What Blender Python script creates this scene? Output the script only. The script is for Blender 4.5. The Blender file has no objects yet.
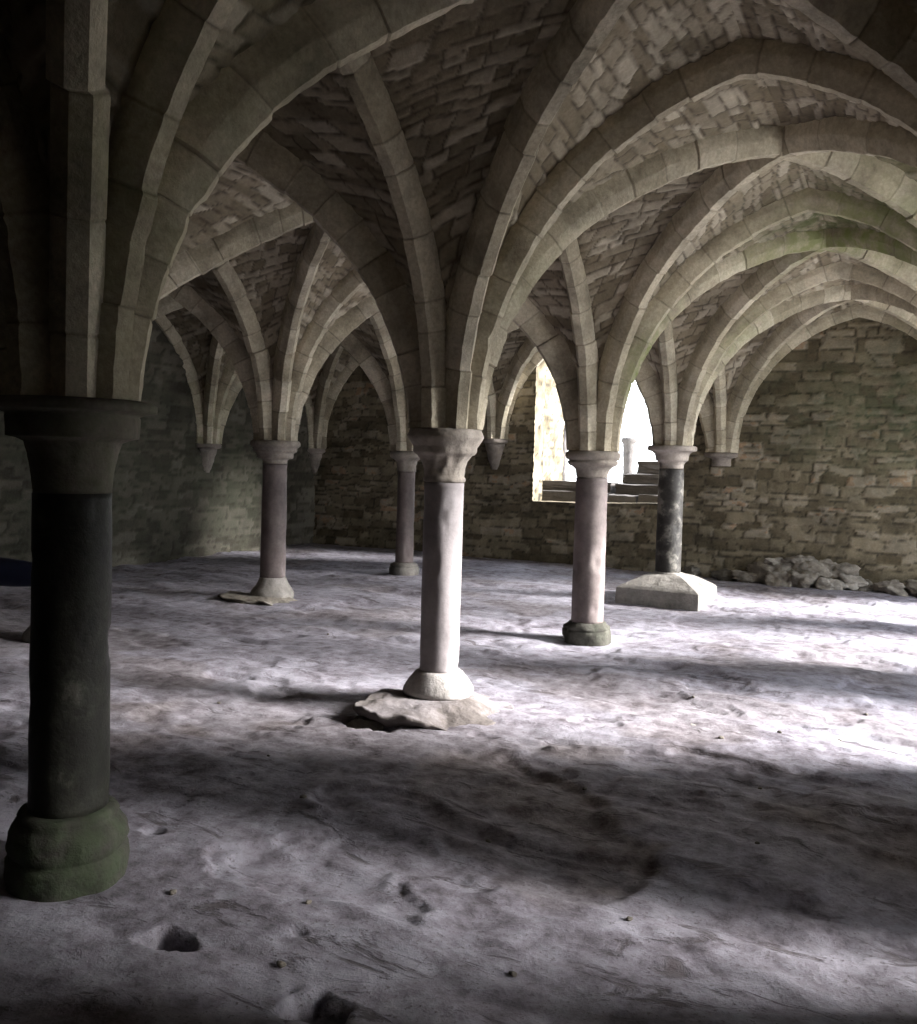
import bpy, bmesh, math, random
import numpy as np
from mathutils import Matrix, Vector

random.seed(7)
SC = bpy.context.scene
COL = SC.collection
PI = math.pi

# ------------------------------------------------------------------ room frame
# x: across the room towards the open right-hand wall, y: away from the viewer, z: up
LA, LB = 2.788, 3.646          # bay length along y, bay width along x
HS = 1.734                     # springing height (top of the capitals)
JMIN, JMAX = -2, 4             # bays along y
XRN = 3.52                     # the right-hand aisle is a little narrower
def XN(i): return i * LB if i <= 0 else XRN
XL, XR, YB, YF = -2 * LB, XRN, JMAX * LA, JMIN * LA
NODE_DZ = {(0, 1): .025, (0, 2): -.045, (0, 3): .085, (-1, 3): -.045, (-1, 4): .22, (0, 4): .07}
def nz(i, j): return HS + NODE_DZ.get((i, j), 0.0)
R0 = .235                      # soffit distance from the column axis at the springing
ZA = 3.665                     # soffit height of every crown

# ------------------------------------------------------------------ numpy noise
def _hash(ix, iy, iz, seed):
    h = (ix * 374761393 + iy * 668265263 + iz * 144269504 + (int(seed) % 9973) * 9746347) & 0xFFFFFFFF
    h = ((h ^ (h >> 13)) * 1274126177) & 0xFFFFFFFF
    h = (h ^ (h >> 16)) & 0xFFFFFFFF
    h = (h * 2246822519) & 0xFFFFFFFF
    h = (h ^ (h >> 15)) & 0xFFFFFF
    return h / float(0xFFFFFF)

def vnoise(x, y, z=0.0, seed=0):
    x = np.asarray(x, float); y = np.asarray(y, float); z = np.zeros_like(x) + z
    x, y, z = np.broadcast_arrays(x, y, z); shp = x.shape; x, y, z = (np.atleast_1d(v) for v in (x, y, z))
    fx, fy, fz = np.floor(x), np.floor(y), np.floor(z)
    ix, iy, iz = fx.astype(np.int64), fy.astype(np.int64), fz.astype(np.int64)
    tx, ty, tz = x - fx, y - fy, z - fz
    tx, ty, tz = (t * t * (3 - 2 * t) for t in (tx, ty, tz))
    r = 0
    for dx in (0, 1):
        for dy in (0, 1):
            for dz in (0, 1):
                w = (tx if dx else 1 - tx) * (ty if dy else 1 - ty) * (tz if dz else 1 - tz)
                r = r + w * _hash(ix + dx, iy + dy, iz + dz, seed)
    return (r * 2 - 1).reshape(shp)

def fbm(x, y, z=0.0, seed=0, octaves=4, gain=.5):
    a, s, f = 1.0, 0.0, 1.0
    for k in range(octaves):
        s = s + a * vnoise(np.asarray(x) * f + 13.7 * k, np.asarray(y) * f - 7.3 * k, np.asarray(z) * f + 3.1 * k, seed + k)
        a *= gain; f *= 2.03
    return s

def sstep(a, b, x):
    t = np.clip((x - a) / (b - a), 0, 1)
    return t * t * (3 - 2 * t)

class Rubble:
    """coursed rubble masonry: courses of varying height, blocks of varying length"""
    def __init__(self, seed, h=(.07, .16), l=(.14, .42), wig=1.0):
        self.wig = wig
        r = np.random.RandomState(seed)
        self.seed = seed
        self.c = np.cumsum(np.concatenate([[-1.0], r.uniform(h[0], h[1], 160)]))
        self.b = [np.cumsum(np.concatenate([[-2.0 - r.rand()], r.uniform(l[0], l[1], 110)])) for _ in self.c]
        self.t = r.rand(len(self.c), 112)
    def __call__(self, u, v):
        uu = u + self.wig * .07 * vnoise(u * 4, v * 5, 0, self.seed) + self.wig * .022 * vnoise(u * 18, v * 18, 0, self.seed + 3)
        vv = v + .06 * vnoise(u * 1.4, v * 1.6, 5, self.seed) + self.wig * .03 * vnoise(u * 5, v * 4, 5, self.seed + 2) + self.wig * .014 * vnoise(u * 17, v * 17, 5, self.seed + 3)
        k = np.clip(np.searchsorted(self.c, vv) - 1, 0, len(self.c) - 2)
        dv = np.minimum(vv - self.c[k], self.c[k + 1] - vv)
        du = np.zeros_like(dv); tone = np.zeros_like(dv)
        for c in np.unique(k):
            m = k == c
            b = self.b[c]
            q = np.clip(np.searchsorted(b, uu[m]) - 1, 0, len(b) - 2)
            du[m] = np.minimum(uu[m] - b[q], b[q + 1] - uu[m])
            tone[m] = self.t[c, q]
        return tone, np.minimum(du, dv)

# ------------------------------------------------------------------ mesh helpers
def np_mesh(name, verts, quads, attr=None, smooth=True):
    me = bpy.data.meshes.new(name)
    verts = np.asarray(verts, np.float32).reshape(-1, 3)
    quads = np.asarray(quads, np.int32)
    n = len(quads); k = quads.shape[1]
    me.vertices.add(len(verts)); me.vertices.foreach_set('co', verts.ravel())
    me.loops.add(n * k); me.loops.foreach_set('vertex_index', quads.ravel())
    me.polygons.add(n); me.polygons.foreach_set('loop_start', np.arange(0, n * k, k, dtype=np.int32))
    me.update(calc_edges=True); me.validate()
    if attr is not None:
        a = me.color_attributes.new('stone', 'FLOAT_COLOR', 'POINT')
        c = np.ones((len(verts), 4), np.float32); c[:, :3] = np.asarray(attr).reshape(-1, 3)
        a.data.foreach_set('color', c.ravel())
    if smooth:
        me.polygons.foreach_set('use_smooth', np.ones(len(me.polygons), bool))
    return me

def grid_quads(nu, nv, wrap=False, off=0):
    """faces of a (nu, nv) vertex grid (row-major, v fastest)"""
    i = np.arange(nu - 1 if not wrap else nu)[:, None]; j = np.arange(nv - 1)[None, :]
    i2 = (i + 1) % nu
    return np.stack([i * nv + j, i2 * nv + j, i2 * nv + j + 1, i * nv + j + 1], -1).reshape(-1, 4) + off

def link(name, me, mat, parent=None):
    o = bpy.data.objects.new(name, me); COL.objects.link(o)
    if mat is not None: me.materials.append(mat)
    if parent is not None: o.parent = parent
    return o

def empty(name, loc, rz=0.0):
    o = bpy.data.objects.new(name, None); COL.objects.link(o)
    o.empty_display_size = .2
    o.location = loc; o.rotation_euler = (0, 0, rz)
    return o

def tag(o, label=None, cat=None, group=None, kind=None):
    if label: o['label'] = label
    if cat: o['category'] = cat
    if group: o['group'] = group
    if kind: o['kind'] = kind
    return o

# ------------------------------------------------------------------ materials
def nn(nt, t, **kw):
    n = nt.nodes.new(t)
    for k, v in kw.items(): setattr(n, k, v)
    return n

def stone_mat(name, ramp, mortar, moss=(.07, .085, .03), grime=.45, nscale=1.6, bump=.35, fine=38.0, rough=.95, fleck=.15, tmix=.6, soft=.04):
    m = bpy.data.materials.new(name); m.use_nodes = True
    nt = m.node_tree; L = nt.links
    bs = nt.nodes['Principled BSDF']
    bs.inputs['Roughness'].default_value = rough
    bs.inputs['Specular IOR Level'].default_value = .2
    at = nn(nt, 'ShaderNodeAttribute', attribute_name='stone')
    sep = nn(nt, 'ShaderNodeSeparateColor'); L.new(at.outputs['Color'], sep.inputs[0])
    tc = nn(nt, 'ShaderNodeTexCoord')
    geo = nn(nt, 'ShaderNodeNewGeometry')
    cr = nn(nt, 'ShaderNodeValToRGB')
    el = cr.color_ramp.elements
    while len(el) > 1: el.remove(el[-1])
    for k, (p, c) in enumerate(ramp):
        e = el[0] if k == 0 else el.new(p)
        e.position = p; e.color = (*c, 1)
    n0 = nn(nt, 'ShaderNodeTexNoise'); n0.inputs['Scale'].default_value = nscale * 3.1
    n0.inputs['Detail'].default_value = 6; n0.inputs['Roughness'].default_value = .62
    L.new(geo.outputs['Position'], n0.inputs['Vector'])
    ad = nn(nt, 'ShaderNodeMath', operation='MULTIPLY_ADD'); ad.inputs[1].default_value = tmix
    L.new(n0.outputs['Fac'], ad.inputs[0])
    sb = nn(nt, 'ShaderNodeMath', operation='SUBTRACT'); sb.inputs[1].default_value = tmix / 2
    L.new(sep.outputs[0], sb.inputs[0]); L.new(sb.outputs[0], ad.inputs[2])
    L.new(ad.outputs[0], cr.inputs[0])
    # joints
    mx = nn(nt, 'ShaderNodeMix', data_type='RGBA'); L.new(sep.outputs[1], mx.inputs[0])
    L.new(cr.outputs[0], mx.inputs[6]); mx.inputs[7].default_value = (*mortar, 1)
    # grime: patches of soot and damp with a shape of their own
    n1 = nn(nt, 'ShaderNodeTexNoise'); n1.inputs['Scale'].default_value = nscale; n1.inputs['Detail'].default_value = 8
    n1.inputs['Roughness'].default_value = .65
    L.new(geo.outputs['Position'], n1.inputs['Vector'])
    mr = nn(nt, 'ShaderNodeMapRange'); mr.inputs[1].default_value = .42; mr.inputs[2].default_value = .68
    mr.inputs[3].default_value = 1.0; mr.inputs[4].default_value = 1.0 - grime
    L.new(n1.outputs['Fac'], mr.inputs[0])
    n2 = nn(nt, 'ShaderNodeTexNoise'); n2.inputs['Scale'].default_value = fine; n2.inputs['Detail'].default_value = 5
    n2.inputs['Roughness'].default_value = .7
    L.new(geo.outputs['Position'], n2.inputs['Vector'])
    mr2 = nn(nt, 'ShaderNodeMapRange'); mr2.inputs[1].default_value = .3; mr2.inputs[2].default_value = .7
    mr2.inputs[3].default_value = 1.0 - fleck; mr2.inputs[4].default_value = 1.0 + fleck
    L.new(n2.outputs['Fac'], mr2.inputs[0])
    mu = nn(nt, 'ShaderNodeMath', operation='MULTIPLY'); L.new(mr.outputs[0], mu.inputs[0]); L.new(mr2.outputs[0], mu.inputs[1])
    hs = nn(nt, 'ShaderNodeVectorMath', operation='SCALE'); L.new(mx.outputs[2], hs.inputs[0]); L.new(mu.outputs[0], hs.inputs[3])
    # moss
    mm = nn(nt, 'ShaderNodeMix', data_type='RGBA'); L.new(hs.outputs[0], mm.inputs[6]); mm.inputs[7].default_value = (*moss, 1)
    mo = nn(nt, 'ShaderNodeMath', operation='MULTIPLY', use_clamp=True); L.new(sep.outputs[2], mo.inputs[0])
    mr3 = nn(nt, 'ShaderNodeMapRange'); mr3.inputs[1].default_value = .35; mr3.inputs[2].default_value = .6
    L.new(n0.outputs['Fac'], mr3.inputs[0]); L.new(mr3.outputs[0], mo.inputs[1]); L.new(mo.outputs[0], mm.inputs[0])
    L.new(mm.outputs[2], bs.inputs['Base Color'])
    # relief
    b1 = nn(nt, 'ShaderNodeBump'); b1.inputs['Strength'].default_value = bump; b1.inputs['Distance'].default_value = .012
    L.new(n2.outputs['Fac'], b1.inputs['Height'])
    b2 = nn(nt, 'ShaderNodeBump'); b2.inputs['Strength'].default_value = bump * .9; b2.inputs['Distance'].default_value = soft
    L.new(n0.outputs['Fac'], b2.inputs['Height']); L.new(b1.outputs[0], b2.inputs['Normal'])
    L.new(b2.outputs[0], bs.inputs['Normal'])
    return m

def plain_mat(name, c, rough=.8, nscale=30, var=.15, bump=.1):
    m = bpy.data.materials.new(name); m.use_nodes = True
    nt = m.node_tree; L = nt.links; bs = nt.nodes['Principled BSDF']
    bs.inputs['Roughness'].default_value = rough
    tc = nn(nt, 'ShaderNodeTexCoord'); n = nn(nt, 'ShaderNodeTexNoise'); n.inputs['Scale'].default_value = nscale
    n.inputs['Detail'].default_value = 4
    L.new(tc.outputs['Object'], n.inputs['Vector'])
    cr = nn(nt, 'ShaderNodeValToRGB'); e = cr.color_ramp.elements
    e[0].position = .3; e[1].position = .7
    e[0].color = (*[v * (1 - var) for v in c], 1); e[1].color = (*[min(1, v * (1 + var)) for v in c], 1)
    L.new(n.outputs['Fac'], cr.inputs[0]); L.new(cr.outputs[0], bs.inputs['Base Color'])
    b = nn(nt, 'ShaderNodeBump'); b.inputs['Strength'].default_value = bump; b.inputs['Distance'].default_value = .01
    L.new(n.outputs['Fac'], b.inputs['Height']); L.new(b.outputs[0], bs.inputs['Normal'])
    return m

M = {}
M['web'] = stone_mat('vault_rubble', [(0, (.19, .155, .105)), (.4, (.30, .255, .185)), (.7, (.39, .34, .26)), (1, (.53, .47, .37))], (.085, .068, .05), grime=.45, bump=.45, tmix=.4, soft=.018)
M['rib'] = stone_mat('dressed_rib_stone', [(0, (.30, .26, .185)), (.4, (.455, .40, .30)), (.7, (.55, .49, .38)), (1, (.63, .57, .455))], (.12, .10, .078), moss=(.19, .215, .08), grime=.5, nscale=2.4, bump=.4, fleck=.22)
M['wall'] = stone_mat('wall_rubble', [(0, (.10, .08, .05)), (.4, (.185, .155, .103)), (.7, (.25, .21, .143)), (.95, (.31, .27, .205)), (1, (.33, .23, .15))], (.05, .042, .03), moss=(.06, .075, .04), grime=.55, bump=.7, tmix=.85)
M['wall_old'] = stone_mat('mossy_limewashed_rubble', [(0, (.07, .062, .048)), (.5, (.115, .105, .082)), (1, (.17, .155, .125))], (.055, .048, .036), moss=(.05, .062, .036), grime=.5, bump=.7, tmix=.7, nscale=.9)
M['shaft'] = stone_mat('polished_shaft_stone', [(0, (.09, .07, .067)), (.5, (.165, .132, .127)), (1, (.27, .225, .215))], (.06, .05, .05), grime=.5, nscale=2.4, bump=.12, rough=.62, fleck=.1)
M['shaft_pale'] = stone_mat('pale_shaft_stone', [(0, (.19, .165, .165)), (.5, (.28, .25, .25)), (1, (.36, .33, .33))], (.1, .09, .09), grime=.3, nscale=2.4, bump=.12, rough=.7, fleck=.08)
M['shaft_dark'] = stone_mat('dark_marble_shaft', [(0, (.022, .02, .018)), (.5, (.04, .037, .033)), (.68, (.07, .065, .058)), (.8, (.16, .15, .13)), (1, (.22, .2, .18))], (.05, .05, .04), moss=(.03, .038, .02), grime=.5, nscale=2.6, bump=.2, rough=.55, fleck=.2, tmix=1.7)
M['cap'] = stone_mat('capital_stone', [(0, (.17, .145, .12)), (.45, (.30, .26, .225)), (1, (.45, .40, .355))], (.1, .085, .07), moss=(.06, .08, .035), grime=.5, nscale=3.2, bump=.35)
M['base'] = stone_mat('base_stone', [(0, (.07, .065, .055)), (.5, (.30, .275, .25)), (1, (.46, .43, .41))], (.08, .07, .06), moss=(.05, .07, .035), grime=.45, nscale=3.2, bump=.4)
M['rock'] = stone_mat('broken_stone', [(0, (.12, .105, .085)), (.5, (.28, .25, .21)), (1, (.46, .43, .39))], (.1, .09, .08), grime=.5, nscale=5, bump=.5)
M['outside'] = stone_mat('outside_stone', [(0, (.07, .065, .06)), (.5, (.11, .10, .095)), (1, (.17, .16, .15))], (.1, .09, .08), grime=.3, nscale=3, bump=.3)

# floor: trodden earth and chalk, relief in the mesh
def floor_mat():
    m = bpy.data.materials.new('trodden_floor'); m.use_nodes = True
    nt = m.node_tree; L = nt.links; bs = nt.nodes['Principled BSDF']
    bs.inputs['Roughness'].default_value = .88; bs.inputs['Specular IOR Level'].default_value = .3
    geo = nn(nt, 'ShaderNodeNewGeometry')
    at = nn(nt, 'ShaderNodeAttribute', attribute_name='stone')
    sep = nn(nt, 'ShaderNodeSeparateColor'); L.new(at.outputs['Color'], sep.inputs[0])
    n0 = nn(nt, 'ShaderNodeTexNoise'); n0.inputs['Scale'].default_value = 1.3; n0.inputs['Detail'].default_value = 10; n0.inputs['Roughness'].default_value = .62
    n0.inputs['Distortion'].default_value = .6
    n1 = nn(nt, 'ShaderNodeTexNoise'); n1.inputs['Scale'].default_value = 9; n1.inputs['Detail'].default_value = 8; n1.inputs['Roughness'].default_value = .68
    n2 = nn(nt, 'ShaderNodeTexNoise'); n2.inputs['Scale'].default_value = 55; n2.inputs['Detail'].default_value = 6; n2.inputs['Roughness'].default_value = .7
    for n in (n0, n1, n2): L.new(geo.outputs['Position'], n.inputs['Vector'])
    s = nn(nt, 'ShaderNodeMath', operation='MULTIPLY_ADD'); s.inputs[1].default_value = .55
    L.new(n1.outputs['Fac'], s.inputs[0]); 
    s0 = nn(nt, 'ShaderNodeMath', operation='MULTIPLY'); s0.inputs[1].default_value = .45; L.new(n0.outputs['Fac'], s0.inputs[0]); L.new(s0.outputs[0], s.inputs[2])
    cr = nn(nt, 'ShaderNodeValToRGB'); e = cr.color_ramp.elements
    e[0].position = .36; e[0].color = (.085, .073, .082, 1); e[1].position = .64; e[1].color = (.39, .375, .425, 1)
    q = e.new(.46); q.color = (.225, .205, .235, 1); q = e.new(.54); q.color = (.31, .295, .335, 1)
    L.new(s.outputs[0], cr.inputs[0])
    # darker brown worn earth
    mx = nn(nt, 'ShaderNodeMix', data_type='RGBA'); L.new(sep.outputs[0], mx.inputs[0]); L.new(cr.outputs[0], mx.inputs[6])
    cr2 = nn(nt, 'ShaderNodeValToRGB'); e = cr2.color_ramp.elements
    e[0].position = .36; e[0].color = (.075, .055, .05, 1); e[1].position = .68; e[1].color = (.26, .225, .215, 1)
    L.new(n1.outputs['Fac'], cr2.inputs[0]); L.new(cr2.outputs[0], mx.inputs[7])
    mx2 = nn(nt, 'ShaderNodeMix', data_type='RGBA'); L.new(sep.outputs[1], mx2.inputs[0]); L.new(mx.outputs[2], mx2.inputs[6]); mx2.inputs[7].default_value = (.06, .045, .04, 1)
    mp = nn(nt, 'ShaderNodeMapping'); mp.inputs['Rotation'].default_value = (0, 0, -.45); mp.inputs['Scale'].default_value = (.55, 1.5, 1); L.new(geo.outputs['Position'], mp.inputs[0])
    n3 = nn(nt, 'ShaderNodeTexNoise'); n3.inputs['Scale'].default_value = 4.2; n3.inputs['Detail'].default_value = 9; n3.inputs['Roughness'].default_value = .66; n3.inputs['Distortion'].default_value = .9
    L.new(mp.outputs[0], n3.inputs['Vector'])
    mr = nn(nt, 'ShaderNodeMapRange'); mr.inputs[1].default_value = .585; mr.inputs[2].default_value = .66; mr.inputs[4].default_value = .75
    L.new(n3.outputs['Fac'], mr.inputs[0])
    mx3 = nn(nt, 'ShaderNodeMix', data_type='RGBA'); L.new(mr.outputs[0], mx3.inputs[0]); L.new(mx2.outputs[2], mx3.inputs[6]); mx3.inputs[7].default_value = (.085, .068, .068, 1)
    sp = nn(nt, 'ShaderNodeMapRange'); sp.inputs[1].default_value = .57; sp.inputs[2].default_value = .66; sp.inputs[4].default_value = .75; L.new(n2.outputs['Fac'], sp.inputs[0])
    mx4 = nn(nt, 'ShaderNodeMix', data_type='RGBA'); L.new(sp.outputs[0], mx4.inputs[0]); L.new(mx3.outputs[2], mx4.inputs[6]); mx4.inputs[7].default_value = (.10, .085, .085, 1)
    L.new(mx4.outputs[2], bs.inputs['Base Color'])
    b3 = nn(nt, 'ShaderNodeBump', invert=True); b3.inputs['Strength'].default_value = .7; b3.inputs['Distance'].default_value = .012; L.new(mr.outputs[0], b3.inputs['Height'])
    b1 = nn(nt, 'ShaderNodeBump'); L.new(b3.outputs[0], b1.inputs['Normal']); b1.inputs['Strength'].default_value = .45; b1.inputs['Distance'].default_value = .01; L.new(n2.outputs['Fac'], b1.inputs['Height'])
    b2 = nn(nt, 'ShaderNodeBump'); b2.inputs['Strength'].default_value = .4; b2.inputs['Distance'].default_value = .03; L.new(n1.outputs['Fac'], b2.inputs['Height']); L.new(b1.outputs[0], b2.inputs['Normal'])
    L.new(b2.outputs[0], bs.inputs['Normal'])
    return m
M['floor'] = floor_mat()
M['navy'] = plain_mat('navy_jacket_cloth', (.006, .009, .035), .75, 60)
M['trouser'] = plain_mat('dark_trouser_cloth', (.02, .02, .025), .85, 80)
M['shoe'] = plain_mat('black_shoe', (.012, .011, .012), .5, 40)
M['skin'] = plain_mat('skin', (.50, .30, .21), .55, 20, .05, .02)
M['hair'] = plain_mat('dark_brown_hair', (.035, .022, .014), .6, 90, .4, .4)

# ------------------------------------------------------------------ curve family of the vault
def half_curve(L2, r0, rise, n, z0, sag=0.0):
    """points from the springing (distance r0 from the axis) to the crown at distance L2; returns (d, z), outward normals (nd, nz)"""
    s = L2 - r0
    if rise >= s:                       # pointed: centre on the springing line
        R = (rise * rise + s * s) / (2 * s); cd, cz = r0 + R, 0.0
        a1 = math.acos((R - s) / R)
        a = np.linspace(0, a1, n)
    else:                               # round: crown tangent level
        R = (rise * rise + s * s) / (2 * rise); cd, cz = L2, rise - R
        a0 = math.asin(-cz / R) if cz < 0 else 0.0
        a = np.linspace(a0, PI / 2, n)
    d = cd - R * np.cos(a); z = cz + R * np.sin(a)
    z = z - sag * np.sin(PI * np.clip((d - r0) / s, 0, 1)) ** 1.2
    return d, z + z0, -np.cos(a), np.sin(a)

WEB = .148
SAG = {((0, 0), (1, 1)): .17, ((-1, 1), (0, 2)): .24}      # diagonals that have settled more than the rest
def sag_of(a, b): return SAG.get((min(a, b), max(a, b)), .08)
def moss_at(p):
    """green growth, kept to the damp spots of the vault and walls"""
    x, y, z = p[..., 0], p[..., 1], p[..., 2]
    m = 0
    for (cx, cy, cz, r, w) in ((1.9, 6.6, 3.6, .75, 1.0), (.45, 5.9, 2.6, .4, .9), (.3, 5.75, 2.3, .25, .7), (2.6, 5.4, 3.5, .9, .8), (.6, 3.2, 2.6, .5, .35),
                               (.8, 8.6, 3.0, .6, .5), (2.3, 11.1, 2.4, 1.0, .55), (1.1, 11.1, 2.3, .8, .4), (3.2, 11.1, 2.5, .9, .5), (-7.3, 6, 1.6, 1.6, .55), (-7.3, 9, 1.2, 1.3, .5), (0, 0, 2.6, .9, .35)):
        m = m + w * np.exp(-((x - cx) ** 2 + (y - cy) ** 2 + (z - cz) ** 2) / (r * r))
    return np.clip(m, 0, 1)

# ------------------------------------------------------------------ ribs
SEC = [(-.086, .32), (-.086, .17), (-.085, .088), (-.080, .078), (-.066, .052), (-.046, .018), (-.038, .006), (-.034, .0),
       (.034, .0), (.038, .006), (.046, .018), (.066, .052), (.080, .078), (.085, .088), (.086, .17), (.086, .32)]
def rib_mesh(A, B, zA, zB, seed, step=.03, sec=SEC, za=ZA, sag=0.0):
    A, B = np.array(A, float), np.array(B, float)
    D = B - A; L = np.linalg.norm(D); D /= L; N = np.array([-D[1], D[0]])
    n = max(12, int(3.0 / step))
    d1, z1, nd1, nz1 = half_curve(L / 2, R0, za - zA, n, zA, sag)
    d2, z2, nd2, nz2 = half_curve(L / 2, R0, za - zB, n, zB, sag)
    d = np.concatenate([d1, (L - d2)[::-1][1:]]); z = np.concatenate([z1, z2[::-1][1:]])
    nd = np.concatenate([nd1, -nd2[::-1][1:]]); nzz = np.concatenate([nz1, nz2[::-1][1:]])
    k = len(d1) - 1
    c = max(nzz[k], .8); nd[k] = 0; nzz[k] = 1 / c
    arc = np.concatenate([[0], np.cumsum(np.hypot(np.diff(d), np.diff(z)))])
    rs = np.random.RandomState(seed)
    j = [0.0]
    while j[-1] < arc[-1]: j.append(j[-1] + rs.uniform(.17, .40))
    # rings: regular ones plus a tight triple at each joint
    extra = np.concatenate([[q - .011, q, q + .011] for q in j[1:-1]]) if len(j) > 2 else np.array([])
    extra = extra[(extra > .01) & (extra < arc[-1] - .01)]
    q = np.unique(np.concatenate([arc, extra]))
    d, z, nd, nzz = (np.interp(q, arc, v) for v in (d, z, nd, nzz))
    j = np.array(j)
    bi = np.clip(np.searchsorted(j, q) - 1, 0, len(j) - 1)
    jd = np.min(np.abs(q[:, None] - j[None, :]), 1)
    isj = (jd < .004).astype(float); isj[0] = 0; isj[-1] = 0
    sh = rs.normal(0, .0045, len(j) + 1)[bi]; dp = rs.normal(0, .004, len(j) + 1)[bi]; sc = 1 + rs.normal(0, .014, len(j) + 1)[bi]
    tone = rs.rand(len(j) + 1)[bi]
    S = np.array(sec)
    w = S[None, :, 0] * sc[:, None] * (1 - .035 * isj[:, None]) + sh[:, None]
    h = S[None, :, 1] + dp[:, None] + .0045 * isj[:, None]
    h[:, 0] = S[0, 1]; h[:, -1] = S[-1, 1]
    P = np.zeros((len(q), len(S), 3))
    P[..., 0] = A[0] + D[0] * (d[:, None] + nd[:, None] * h) + N[0] * w
    P[..., 1] = A[1] + D[1] * (d[:, None] + nd[:, None] * h) + N[1] * w
    P[..., 2] = z[:, None] + nzz[:, None] * h
    # worn arrises
    e = fbm(P[..., 0] * 7, P[..., 1] * 7, P[..., 2] * 7, seed % 97, 3)
    wear = np.clip(e - .35, 0, 1) * .02 + .004 * vnoise(P[..., 0] * 30, P[..., 1] * 30, P[..., 2] * 30, 5)
    P[..., 0] += D[0] * nd[:, None] * wear; P[..., 1] += D[1] * nd[:, None] * wear; P[..., 2] += nzz[:, None] * wear
    at = np.zeros_like(P)
    at[..., 0] = tone[:, None] * .6 + .2 + .12 * e; at[..., 1] = (isj * .45)[:, None]; at[..., 2] = moss_at(P)
    nu, nv = P.shape[:2]
    Q = grid_quads(nu, nv)
    me = np_mesh('rib', P, Q, at)
    me.set_sharp_from_angle(angle=math.radians(28))
    return me

NODE_NAME = {(0, 0): 'the nearest dark column', (0, 1): 'the middle column', (0, 2): 'the pinkish column',
             (0, 3): 'the pyramid plinth column', (-1, 2): 'the left rear column', (-1, 3): 'the farthest slender column',
             (-1, 1): 'the hidden column', (-1, 0): 'the left aisle column', (0, -1): 'the column beside viewer',
             (-1, -1): 'the rearmost aisle column'}
def where(i, j):
    if (i, j) in NODE_NAME: return NODE_NAME[(i, j)]
    if j == JMAX:
        return {-2: 'the dark corner', -1: 'the corbel left of the window', 0: 'the corbel right of the window', 1: 'the far right corner'}[i]
    if i == -2: return {3: 'the tapered left wall corbel', 2: 'the hidden left wall corbel'}.get(j, 'the left wall opposite ' + NODE_NAME.get((-1, j), 'the entrance'))
    if i == 1: return 'the right wall opposite ' + NODE_NAME.get((0, j), 'the entrance')
    return ['the rear left corner', 'the rear wall left part', 'the rear wall right part', 'the rear right corner'][i + 2]

def add_rib(a, b, kind):
    (i0, j0), (i1, j1) = a, b
    A = (XN(i0), j0 * LA); B = (XN(i1), j1 * LA)
    near = min(math.dist(A, (2.7, -2.2)), math.dist(B, (2.7, -2.2)))
    if max(j0, j1) < 0 or (max(j0, j1) == 0 and min(j0, j1) == -1 and min(i0, i1) < 0): step = .08
    else: step = .03 if near < 7 else .045
    me = rib_mesh(A, B, nz(*a), nz(*b), (i0 * 31 + j0 * 7 + i1 * 131 + j1 * 17) % 9973, step, sag=sag_of(a, b) if kind == 'diagonal' else 0)
    o = link('vault_rib', me, M['rib'])
    lab = '%s stone rib from %s to %s' % (kind, where(*a), where(*b))
    if len(lab.split()) > 16: lab = lab.replace(' stone rib', ' rib')
    if len(lab.split()) > 16: lab = lab.replace('the rear wall right part', 'the rear wall')
    if len(lab.split()) > 16: lab = lab.replace(' from the ', ' from ').replace(' to the ', ' to ').replace('opposite the', 'opposite')
    tag(o, lab, 'vault rib', 'arched ribs of the vaulted ceiling', 'thing')
    return o

for j in range(JMIN, JMAX + 1):
    for i in range(-2, 2):
        if i < 1: add_rib((i, j), (i + 1, j), 'wall' if j in (JMIN, JMAX) else 'cross')
        if j < JMAX: add_rib((i, j), (i, j + 1), 'wall' if i in (-2, 1) else 'long')
        if i < 1 and j < JMAX:
            add_rib((i, j), (i + 1, j + 1), 'diagonal')
            add_rib((i, j + 1), (i + 1, j), 'diagonal')

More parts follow.
